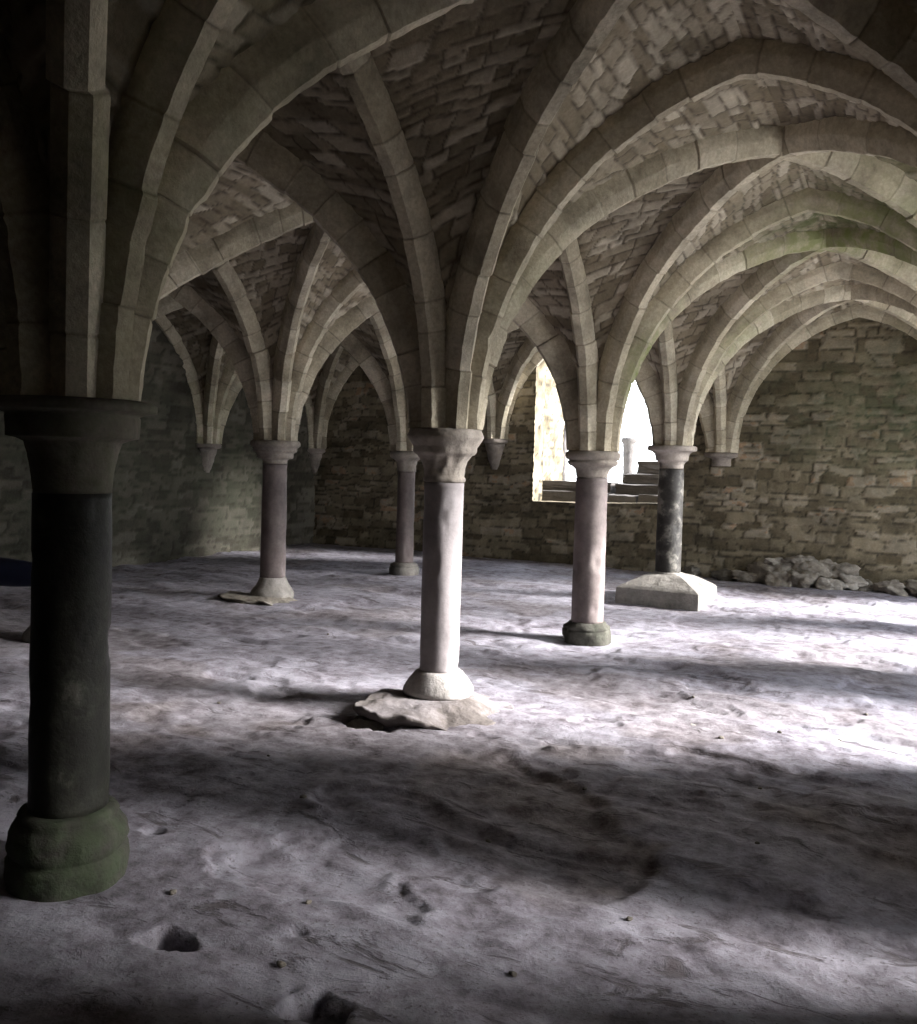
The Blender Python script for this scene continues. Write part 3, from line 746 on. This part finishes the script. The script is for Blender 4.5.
# broken pad under the middle column
def pad(name, cx, cy, pts, h, seed, label, mat='rock', tone=.7, steep=-99, wide=55, res=.02, under=.05):
    """low mass of stone bedded in the floor: a broken upright edge towards one side, fading into the ground elsewhere; pts: (angle deg, radius)"""
    an = np.radians([p[0] for p in pts] + [pts[0][0] + 360]); ra = np.array([p[1] for p in pts] + [pts[0][1]])
    na = 144; A = np.linspace(an[0], an[0] + 2 * PI, na, endpoint=False)
    Rr = np.interp(A, an, ra)
    Rr = Rr * (1 + .10 * fbm(np.cos(A) * 3, np.sin(A) * 3, 0, seed, 4))
    S = np.concatenate([np.linspace(0, .93, 24), [.96, .98, 1.0, 1.005, .99]])
    dA = np.abs((np.degrees(A) - steep + 180) % 360 - 180)
    st = (1 - sstep(wide, wide + 35, dA))[:, None]
    P = np.zeros((na, len(S), 3))
    r = Rr[:, None] * S[None]
    P[..., 0] = cx + np.cos(A)[:, None] * r; P[..., 1] = cy + np.sin(A)[:, None] * r
    steepz = h * (1 - .1 * S ** 2)[None] * np.ones((na, 1)); soft = (h + .012) * (1 - sstep(.38, .98, S))[None] - .012
    hh = steepz * st + soft * (1 - st) + .016 * fbm(P[..., 0] * 7, P[..., 1] * 7, 0, seed + 1, 4) * sstep(.4, .7, S)[None]
    hh[:, -3] -= (st * h * .25)[:, 0]; hh[:, -2] -= (st * h * .6)[:, 0]; hh[:, -1] = -under; r[:, -1] = r[:, -1] * (1 - .22 * st[:, 0]); r[:, -2] = r[:, -2] * (1 - .05 * st[:, 0])
    P[..., 0] = cx + np.cos(A)[:, None] * r; P[..., 1] = cy + np.sin(A)[:, None] * r
    P[..., 2] = hh
    at = np.zeros_like(P); at[..., 0] = tone + .25 * fbm(P[..., 0] * 3, P[..., 1] * 3, 0, seed + 2, 3)
    at[:, -3:, 0] -= .5 * st  # steep broken edge darkened in the colour to deepen its shade
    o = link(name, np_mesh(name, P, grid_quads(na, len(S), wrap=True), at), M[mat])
    return tag(o, label, 'stone')
M['pad'] = stone_mat('pale_pad_stone', [(0, (.15, .13, .12)), (.5, (.34, .31, .32)), (1, (.46, .43, .45))], (.1, .09, .08), grime=.35, nscale=5, bump=.4)
pad('stone_pad', 0.02, 2.74, [(-180, .33), (-150, .42), (-125, .60), (-99, .60), (-66, .52), (-40, .50), (0, .48), (40, .46), (90, .36), (140, .34)], .082, 21,
    'low pale broken pad under the middle column', mat='pad', tone=.2, steep=-125, wide=42)
boulder('broken_stone', (-.17, 2.24, -.03), (.12, .06, .06), 5, 'jagged stone in front of the middle column, toned dark for the shade under its pad', tone=.15, rough=.5, rz=.3)  # dark tone stands for the shade below the broken pad edge
pad('stone_slab', -LB - .02, 2 * LA - .08, [(-180, .42), (-140, .5), (-100, .4), (-60, .36), (-20, .42), (20, .46), (90, .3), (140, .3)], .05, 25,
    'cracked flat slab under the left rear column', tone=.45, steep=-115, wide=50)
boulder('dark_slab', (-LB - .12, 2 * LA - .40, .0), (.24, .1, .05), 8, 'broken slab edge in front of the left rear column, toned dark for its shade', tone=.1, rz=-.05, flat=.7)  # shade on the slab's front edge, put into the dark tone
boulder('flat_stone', (1.6, 3.30, -.005), (.14, .085, .016), 9, 'small pale flat stone lying alone on the bright floor', tone=1.0, flat=.5, rz=.4)

# rubble along the foot of the window wall
k = 0
def wall_stone(x, y, z, s, seed, tone, lab, rz=0.0):
    boulder('fallen_stone', (x, y, z), s, seed, lab, 'stone', 'broken stones along the foot of the window wall', tone=tone, rz=rz, rough=.75)
G = 'pale rough stone in the rubble heap at the foot of the window wall'
heap = [(.72, 10.93, .10, .26, .17, .14), (1.02, 10.96, .16, .20, .15, .17), (1.32, 10.95, .17, .22, .16, .15), (1.60, 10.98, .15, .21, .15, .13), (1.83, 10.9, .08, .14, .14, .11),
        (.95, 10.74, .06, .16, .12, .10), (1.24, 10.72, .07, .15, .12, .11), (1.55, 10.74, .05, .17, .1, .09), (1.18, 10.98, .30, .18, .11, .07), (1.5, 11.0, .27, .16, .1, .06), (.5, 10.9, .05, .2, .12, .08), (.84, 10.95, .26, .15, .1, .06)]
for q, (x, y, z, a, b, c) in enumerate(heap):
    wall_stone(x, y, z * 1.1, (a * 1.3, b * 1.15, c * 1.15), 30 + q, .35 + .35 * ((q * 37) % 10) / 10, G, rz=(q * 1.3) % .8 - .4)
wall_stone(2.30, 10.92, .06, (.2, .16, .12), 60, .45, 'squat grey stone at the wall foot, right of the rubble heap', .1)
wall_stone(2.02, 11.0, .05, (.12, .1, .09), 61, .3, 'small dark stone between the rubble heap and the squat grey stone', .1)
wall_stone(2.72, 10.95, .06, (.22, .15, .12), 62, .4, 'stone at the wall foot at the right edge of view', .1)
wall_stone(.12, 11.0, .05, (.2, .12, .09), 63, .1, 'dark stone at the wall foot behind the pyramid plinth', .1)
wall_stone(-.35, 11.02, .04, (.15, .1, .1), 64, .15, 'dark stone against the wall left of the pyramid plinth', .1)

# pebbles scattered on the floor
peb = []
rs = np.random.RandomState(3)
spots = [(2.0, 3.3), (1.72, 3.02), (2.35, 3.5), (2.05, 2.4), (1.3, 1.95), (1.15, 1.2), (.45, .1), (.2, -.05), (-.3, .35), (1.4, 3.9), (.9, .3), (1.05, -.05), (1.9, .8), (-.2, 1.4), (.3, 1.0), (2.4, 4.2), (-1.2, 2.1), (-1.9, 4.2), (1.65, .25), (2.2, 1.7)]
src = None
for q, (x, y) in enumerate(spots):
    x += rs.uniform(-.05, .05); y += rs.uniform(-.05, .05)
    s = rs.uniform(.010, .02); zf = float(floor_z(np.array([x]), np.array([y]))[0])
    if src is None:
        src = boulder('pebble', (x, y, zf + s * .3), (.016, .012, .009), 90, 'small dark pebble lying on the trodden floor', 'pebble', 'pebbles scattered over the floor', tone=.2, sub=2)
    else:
        c = src.copy(); COL.objects.link(c); c.location = (x, y, zf + s * .25); c.scale = (s / .016,) * 3; c.rotation_euler = (0, 0, rs.uniform(0, 6))

# ------------------------------------------------------------------ outside, seen through the window
def ground_patch(name, x0, x1, y0, y1, z, seed, mat):
    gx_ = np.arange(x0, x1 + .01, .5); gy_ = np.arange(y0, y1 + .01, .5)
    X_, Y_ = np.meshgrid(gx_, gy_, indexing='ij')
    Z_ = z + .05 * fbm(X_ * .3, Y_ * .3, 0, seed, 3)
    at = np.zeros((*X_.shape, 3)); at[..., 0] = .8
    o = link(name, np_mesh(name, np.stack([X_, Y_, Z_], -1), grid_quads(len(gx_), len(gy_)), at), mat)
    return tag(o, kind='structure')
M['yard'] = stone_mat('pale_yard_gravel', [(0, (.62, .60, .56)), (1, (.80, .78, .74))], (.5, .5, .5), grime=.2, bump=.3)
ground_patch('ground', XR + .5, XR + 26, YF - 12, YB + 14, -.03, 3, M['yard'])
ground_patch('ground', XL - 12, XR + .5, YB + .68, YB + 26, .93, 4, M['yard'])

def step(x0, x1, y0, y1, z0, z1, label, seed):
    bm = bmesh.new(); bmesh.ops.create_cube(bm, size=1)
    bmesh.ops.subdivide_edges(bm, edges=bm.edges[:], cuts=7, use_grid_fill=True)
    for v in bm.verts:
        p = v.co.copy(); e = float(fbm(p.x * 4 + seed, p.y * 4, p.z * 4, seed, 3))
        v.co = Vector(((p.x + .012 * e) * (x1 - x0), (p.y + .03 * e) * (y1 - y0), (p.z + .06 * e) * (z1 - z0)))
    me = bpy.data.meshes.new('stone_step'); bm.to_mesh(me); bm.free()
    a = me.color_attributes.new('stone', 'FLOAT_COLOR', 'POINT')
    for k in range(len(me.vertices)): a.data[k].color = (.4, 0, 0, 1)
    o = link('stone_step', me, M['outside']); o.location = ((x0 + x1) / 2, (y0 + y1) / 2, (z0 + z1) / 2)
    return tag(o, label, 'step', 'stone steps outside the window')
wall('wall_outside', (-3.32, YB + .42), (0, 1), 1.75, 4.2, .4, (1, 0), [], 19, .05)
step(-3.28, -2.0, 11.85, 12.2, .88, 1.12, 'lower long stone step outside the left half of the window', 1)
step(-3.30, -2.0, 12.2, 12.6, 1.08, 1.28, 'upper long stone step outside the left half of the window', 2)
step(-1.92, -1.46, 11.85, 12.2, .9, 1.10, 'rough low stone step outside the right half of the window', 3)
step(-1.43, -.5, 11.85, 12.2, .9, 1.12, 'rough low stone step beside the pyramid plinth column, outside the window', 4)
step(-1.93, -.5, 12.2, 12.6, 1.08, 1.27, 'second stone step up, outside the right half of the window', 5)
step(-1.91, -.5, 12.6, 13.0, 1.25, 1.44, 'third stone step up, outside the right half of the window', 6)
step(-1.80, -.4, 13.0, 13.5, 1.42, 1.66, 'topmost stone step seen outside the window', 7)
boulder('outside_stone', (-2.10, 11.9, .98), (.09, .08, .07), 70, 'round stone on the ground just outside the window', 'stone', mat='outside', tone=.3)
boulder('outside_stone', (-3.85, 14.6, 1.0), (.12, .1, .24), 71, 'round stone at the foot of the thin post outside the window', 'stone', mat='outside', tone=.5)

def post(x, y, z0, z1, r, label, seed):
    prof = [(0, z0), (r * 1.7, z0), (r * 1.6, z0 + .1), (r, z0 + .14), (r * .9, (z0 + z1) / 2), (r, z1 - .12), (r * 1.4, z1 - .06), (r * 1.3, z1), (0, z1)]
    me = lathe(prof, seg=20, noise=.01, seed=seed, tone=.5)
    o = link('stone_post', me, M['outside']); o.location = (x, y, 0)
    return tag(o, label, 'post')
post(-4.02, 15.2, .9, 2.38, .07, 'thin stone post standing far outside, seen in the left half of the window', 3)
post(-2.58, 15.0, .9, 2.13, .11, 'short stone stump standing outside, right of the pinkish column', 4)

# ------------------------------------------------------------------ person at the left edge
def skin_mesh(name, chains, mat, parent, voxel=.008):
    pts, edges, roots = [], [], set()
    for ch in chains:
        n = len(pts); roots.add(n); pts += ch; edges += [(n + k, n + k + 1) for k in range(len(ch) - 1)]
    me = bpy.data.meshes.new(name)
    me.from_pydata([p[:3] for p in pts], edges, [])
    o = bpy.data.objects.new(name, me); COL.objects.link(o); o.parent = parent
    md = o.modifiers.new('skin', 'SKIN'); md.use_smooth_shade = True
    for k, p in enumerate(pts):
        me.skin_vertices[0].data[k].radius = (p[3], p[3])
        me.skin_vertices[0].data[k].use_root = k in roots
    q = o.modifiers.new('smooth', 'SUBSURF'); q.levels = 2; q.render_levels = 2
    r = o.modifiers.new('unite', 'REMESH'); r.mode = 'VOXEL'; r.voxel_size = voxel; r.use_smooth_shade = True
    t = o.modifiers.new('soften', 'SMOOTH'); t.factor = .5; t.iterations = 4 if voxel < .007 else 8
    me.materials.append(mat)
    return o

YAW = .48491507
RV = np.array([math.cos(YAW), math.sin(YAW)])        # the person faces this way (towards the nearest column's far side)
PX, PY = -1.245 + .018, .305 + .010
pr = empty('person', (PX, PY, 0), math.atan2(RV[1], RV[0]))
tag(pr, 'person in a navy jacket, only forearm and shoe tip showing at the left edge', 'person')
# local: +x forward, +y left (away from the viewer), z up
RE = (.26, -.215, 1.03); RW = (.545, -.13, 1.00)
LE = (-.05, .25, 1.10); LW = (-.03, .27, .86)
body = [[(0, y, .93, .10), (0, y, 1.10, .085), (0, y, 1.28, .09), (0, y * .8, 1.37, .07)] for y in (-.055, .055)]
body += [[(0, 0, 1.33, .06), (.01, 0, 1.43, .052), (.022, 0, 1.50, .050), (.03, 0, 1.56, .055)],
         [(.05, 0, 1.545, .042), (.045, 0, 1.585, .066), (.03, 0, 1.635, .080), (.02, 0, 1.675, .066)],
         [(.0, 0, 1.62, .07), (-.02, 0, 1.65, .07)],
         [(0, -.10, 1.37, .05), (.0, -.16, 1.36, .058), (.11, -.21, 1.20, .048), (*RE, .042), (*RW, .027)],
         [(0, .10, 1.37, .05), (.0, .16, 1.36, .058), (-.02, .225, 1.22, .047), (*LE, .041), (*LW, .027)]]
def hand(W, fwd, up, side):
    """palm, four curled fingers and a thumb; fwd: direction of the fingers, up: back of the hand, side: towards the thumb"""
    W, fwd, up, side = map(np.array, (W, fwd, up, side))
    p2 = W + fwd * .088
    for o_ in (.024, .008, -.008, -.022): body.append([(*(W + fwd * .0 + side * o_ * .6), .017), (*(W + fwd * .05 + side * o_), .015), (*(p2 + side * o_ * 1.1), .0125)])
    for k, (o_, ln) in enumerate(((.029, .072), (.010, .080), (-.010, .075), (-.028, .058))):
        a = p2 + side * o_ - fwd * .01
        q1 = a + fwd * ln * .46 - up * ln * .10; q2 = q1 + fwd * ln * .30 - up * ln * .26; q3 = q2 + fwd * ln * .10 - up * ln * .30
        body.append([(*a, .0105), (*q1, .0092), (*q2, .0082), (*q3, .007)])
    t0 = W + fwd * .02 + side * .02; t1 = t0 + fwd * .03 + side * .025 - up * .01; t2 = t1 + fwd * .035 + side * .008 - up * .014; t3 = t2 + fwd * .02 - up * .01
    body.append([(*t0, .016), (*t1, .013), (*t2, .011), (*t3, .008)])
hand(RW, (.98, .2, -.05), (0, 0, 1), (-.2, .98, 0))
hand(LW, (.15, .03, -.98), (-.1, .99, 0), (.98, 0, .15))
for sd in (-1, 1):
    body.append([(0, .075 * sd, .95, .09), (0, .09 * sd, .85, .088), (-.01, .095 * sd, .50, .06), (-.02, .10 * sd, .30, .055), (-.04, .10 * sd, .09, .036), (-.02, .10 * sd, .055, .035)])
    body.append([(-.05, .10 * sd, .05, .034), (.02, .10 * sd, .045, .034), (.11, .105 * sd, .035, .026)])
skin_mesh('body', body, M['skin'], pr, .0055)
jk = [[(-.01, y, .84, .118), (-.01, y, 1.05, .112), (0, y, 1.26, .116), (0, y * .9, 1.36, .09), (0, y * .3, 1.42, .065)] for y in (-.062, .062)]
jk += [[(0, 0, 1.36, .075), (.01, 0, 1.455, .066)],
       [(0, -.09, 1.365, .065), (0, -.16, 1.35, .078), (.11, -.21, 1.19, .068), (*RE, .072), ((RE[0] + RW[0]) / 2, (RE[1] + RW[1]) / 2, 1.012, .068), (RW[0] - .01, RW[1] - .01, RW[2], .052)],
       [(0, .09, 1.365, .065), (0, .16, 1.35, .078), (-.02, .225, 1.21, .066), (*LE, .06), (LW[0], LW[1], LW[2] + .04, .044)]]
skin_mesh('jacket', jk, M['navy'], pr, .011)
tr = []
for sd in (-1, 1):
    tr.append([(-.01, .05 * sd, .95, .112), (-.005, .085 * sd, .84, .112), (-.01, .095 * sd, .50, .082), (-.02, .10 * sd, .28, .074), (-.035, .10 * sd, .10, .066)])
skin_mesh('trousers', tr, M['trouser'], pr, .011)
for sd in (-1, 1):
    skin_mesh('shoe', [[(-.085, .10 * sd, .048, .045), (0, .102 * sd, .046, .045), (.11, .104 * sd, .040, .042), (.185 + .015 * sd, .106 * sd, .036, .036)], [(-.03, .10 * sd, .06, .045), (-.035, .10 * sd, .10, .042)]], M['shoe'], pr, .008)
# head details
def blob(name, loc, size, mat, sub=3, noise=0.0, cut=None):
    bm = bmesh.new(); bmesh.ops.create_icosphere(bm, subdivisions=sub, radius=1)
    if cut: bmesh.ops.delete(bm, geom=[v for v in bm.verts if cut(v.co)], context='VERTS')
    for v in bm.verts:
        e = noise * float(fbm(v.co.x * 5, v.co.y * 5, v.co.z * 3, 8, 3)); v.co = Vector((v.co.x * size[0], v.co.y * size[1], v.co.z * size[2])) * (1 + e)
    me = bpy.data.meshes.new(name); bm.to_mesh(me); bm.free(); me.polygons.foreach_set('use_smooth', np.ones(len(me.polygons), bool))
    o = link(name, me, mat, pr); o.location = loc; return o
blob('hair', (.008, 0, 1.655), (.100, .088, .098), M['hair'], 4, .06, lambda c: c.x > .35 and c.z < .45 or c.z < -.75)
blob('nose', (.112, 0, 1.605), (.018, .013, .024), M['skin'])
for sd in (-1, 1):
    blob('ear', (.015, .079 * sd, 1.61), (.018, .008, .030), M['skin'])
    blob('eye', (.098, .028 * sd, 1.628), (.010, .013, .008), plain_mat('eye_white', (.7, .68, .65), .3))
blob('mouth', (.105, 0, 1.572), (.010, .026, .007), plain_mat('lips', (.45, .17, .14), .5))

# ------------------------------------------------------------------ light
w = bpy.data.worlds.new('overcast'); SC.world = w; w.use_nodes = True
nt = w.node_tree; bg = nt.nodes['Background']
tcw = nn(nt, 'ShaderNodeTexCoord'); sx = nn(nt, 'ShaderNodeSeparateXYZ'); nt.links.new(tcw.outputs['Generated'], sx.inputs[0])
crw = nn(nt, 'ShaderNodeValToRGB'); e = crw.color_ramp.elements
e[0].position = 0.0; e[0].color = (.90, .95, 1.0, 1); e[1].position = 1.0; e[1].color = (.78, .86, 1.0, 1)
nt.links.new(sx.outputs[2], crw.inputs[0]); nt.links.new(crw.outputs[0], bg.inputs[0])
bg.inputs[1].default_value = 3.2
sun = bpy.data.lights.new('hazy_sun', 'SUN'); sun.energy = 15.0; sun.angle = math.radians(20); sun.color = (1, .98, .97)
so = bpy.data.objects.new('hazy_sun', sun); COL.objects.link(so)
sd_ = Vector((-1, -.34, -.44)).normalized()
so.rotation_euler = sd_.to_track_quat('-Z', 'Y').to_euler()

# ------------------------------------------------------------------ camera
f, yaw, pitch, roll, cx, cy, shy = 9.01600042e+02, -4.84915072e-01, -3.50745543e-02, 2.82939253e-02, 2.74820087, -2.22923545, -17.6914975
c, s = math.cos(yaw), math.sin(yaw)
Fv, Rv, Uv = Vector((s, c, 0)), Vector((c, -s, 0)), Vector((0, 0, 1))
F2 = Fv * math.cos(pitch) + Uv * math.sin(pitch); U2 = -Fv * math.sin(pitch) + Uv * math.cos(pitch)
Rr = Rv * math.cos(roll) + U2 * math.sin(roll); Ur = -Rv * math.sin(roll) + U2 * math.cos(roll)
cam = bpy.data.cameras.new('camera'); co = bpy.data.objects.new('camera', cam); COL.objects.link(co)
mt = Matrix.Identity(4)
for r_ in range(3): mt[r_][0], mt[r_][1], mt[r_][2] = Rr[r_], Ur[r_], -F2[r_]
mt[0][3], mt[1][3], mt[2][3] = cx, cy, 1.55
co.matrix_world = mt
cam.sensor_fit = 'VERTICAL'; cam.sensor_height = 36; cam.lens = f / 1024 * 36; cam.shift_y = shy / 1024
cam.clip_start = .05; cam.clip_end = 200
SC.camera = co

SC.view_settings.view_transform = 'Standard'; SC.view_settings.look = 'None'
SC.view_settings.exposure = 1.0; SC.view_settings.gamma = 1; SC.view_settings.use_curve_mapping = False
SC.cycles.use_denoising = True
SC.cycles.max_bounces = 10; SC.cycles.diffuse_bounces = 8
SC.cycles.sample_clamp_indirect = 8
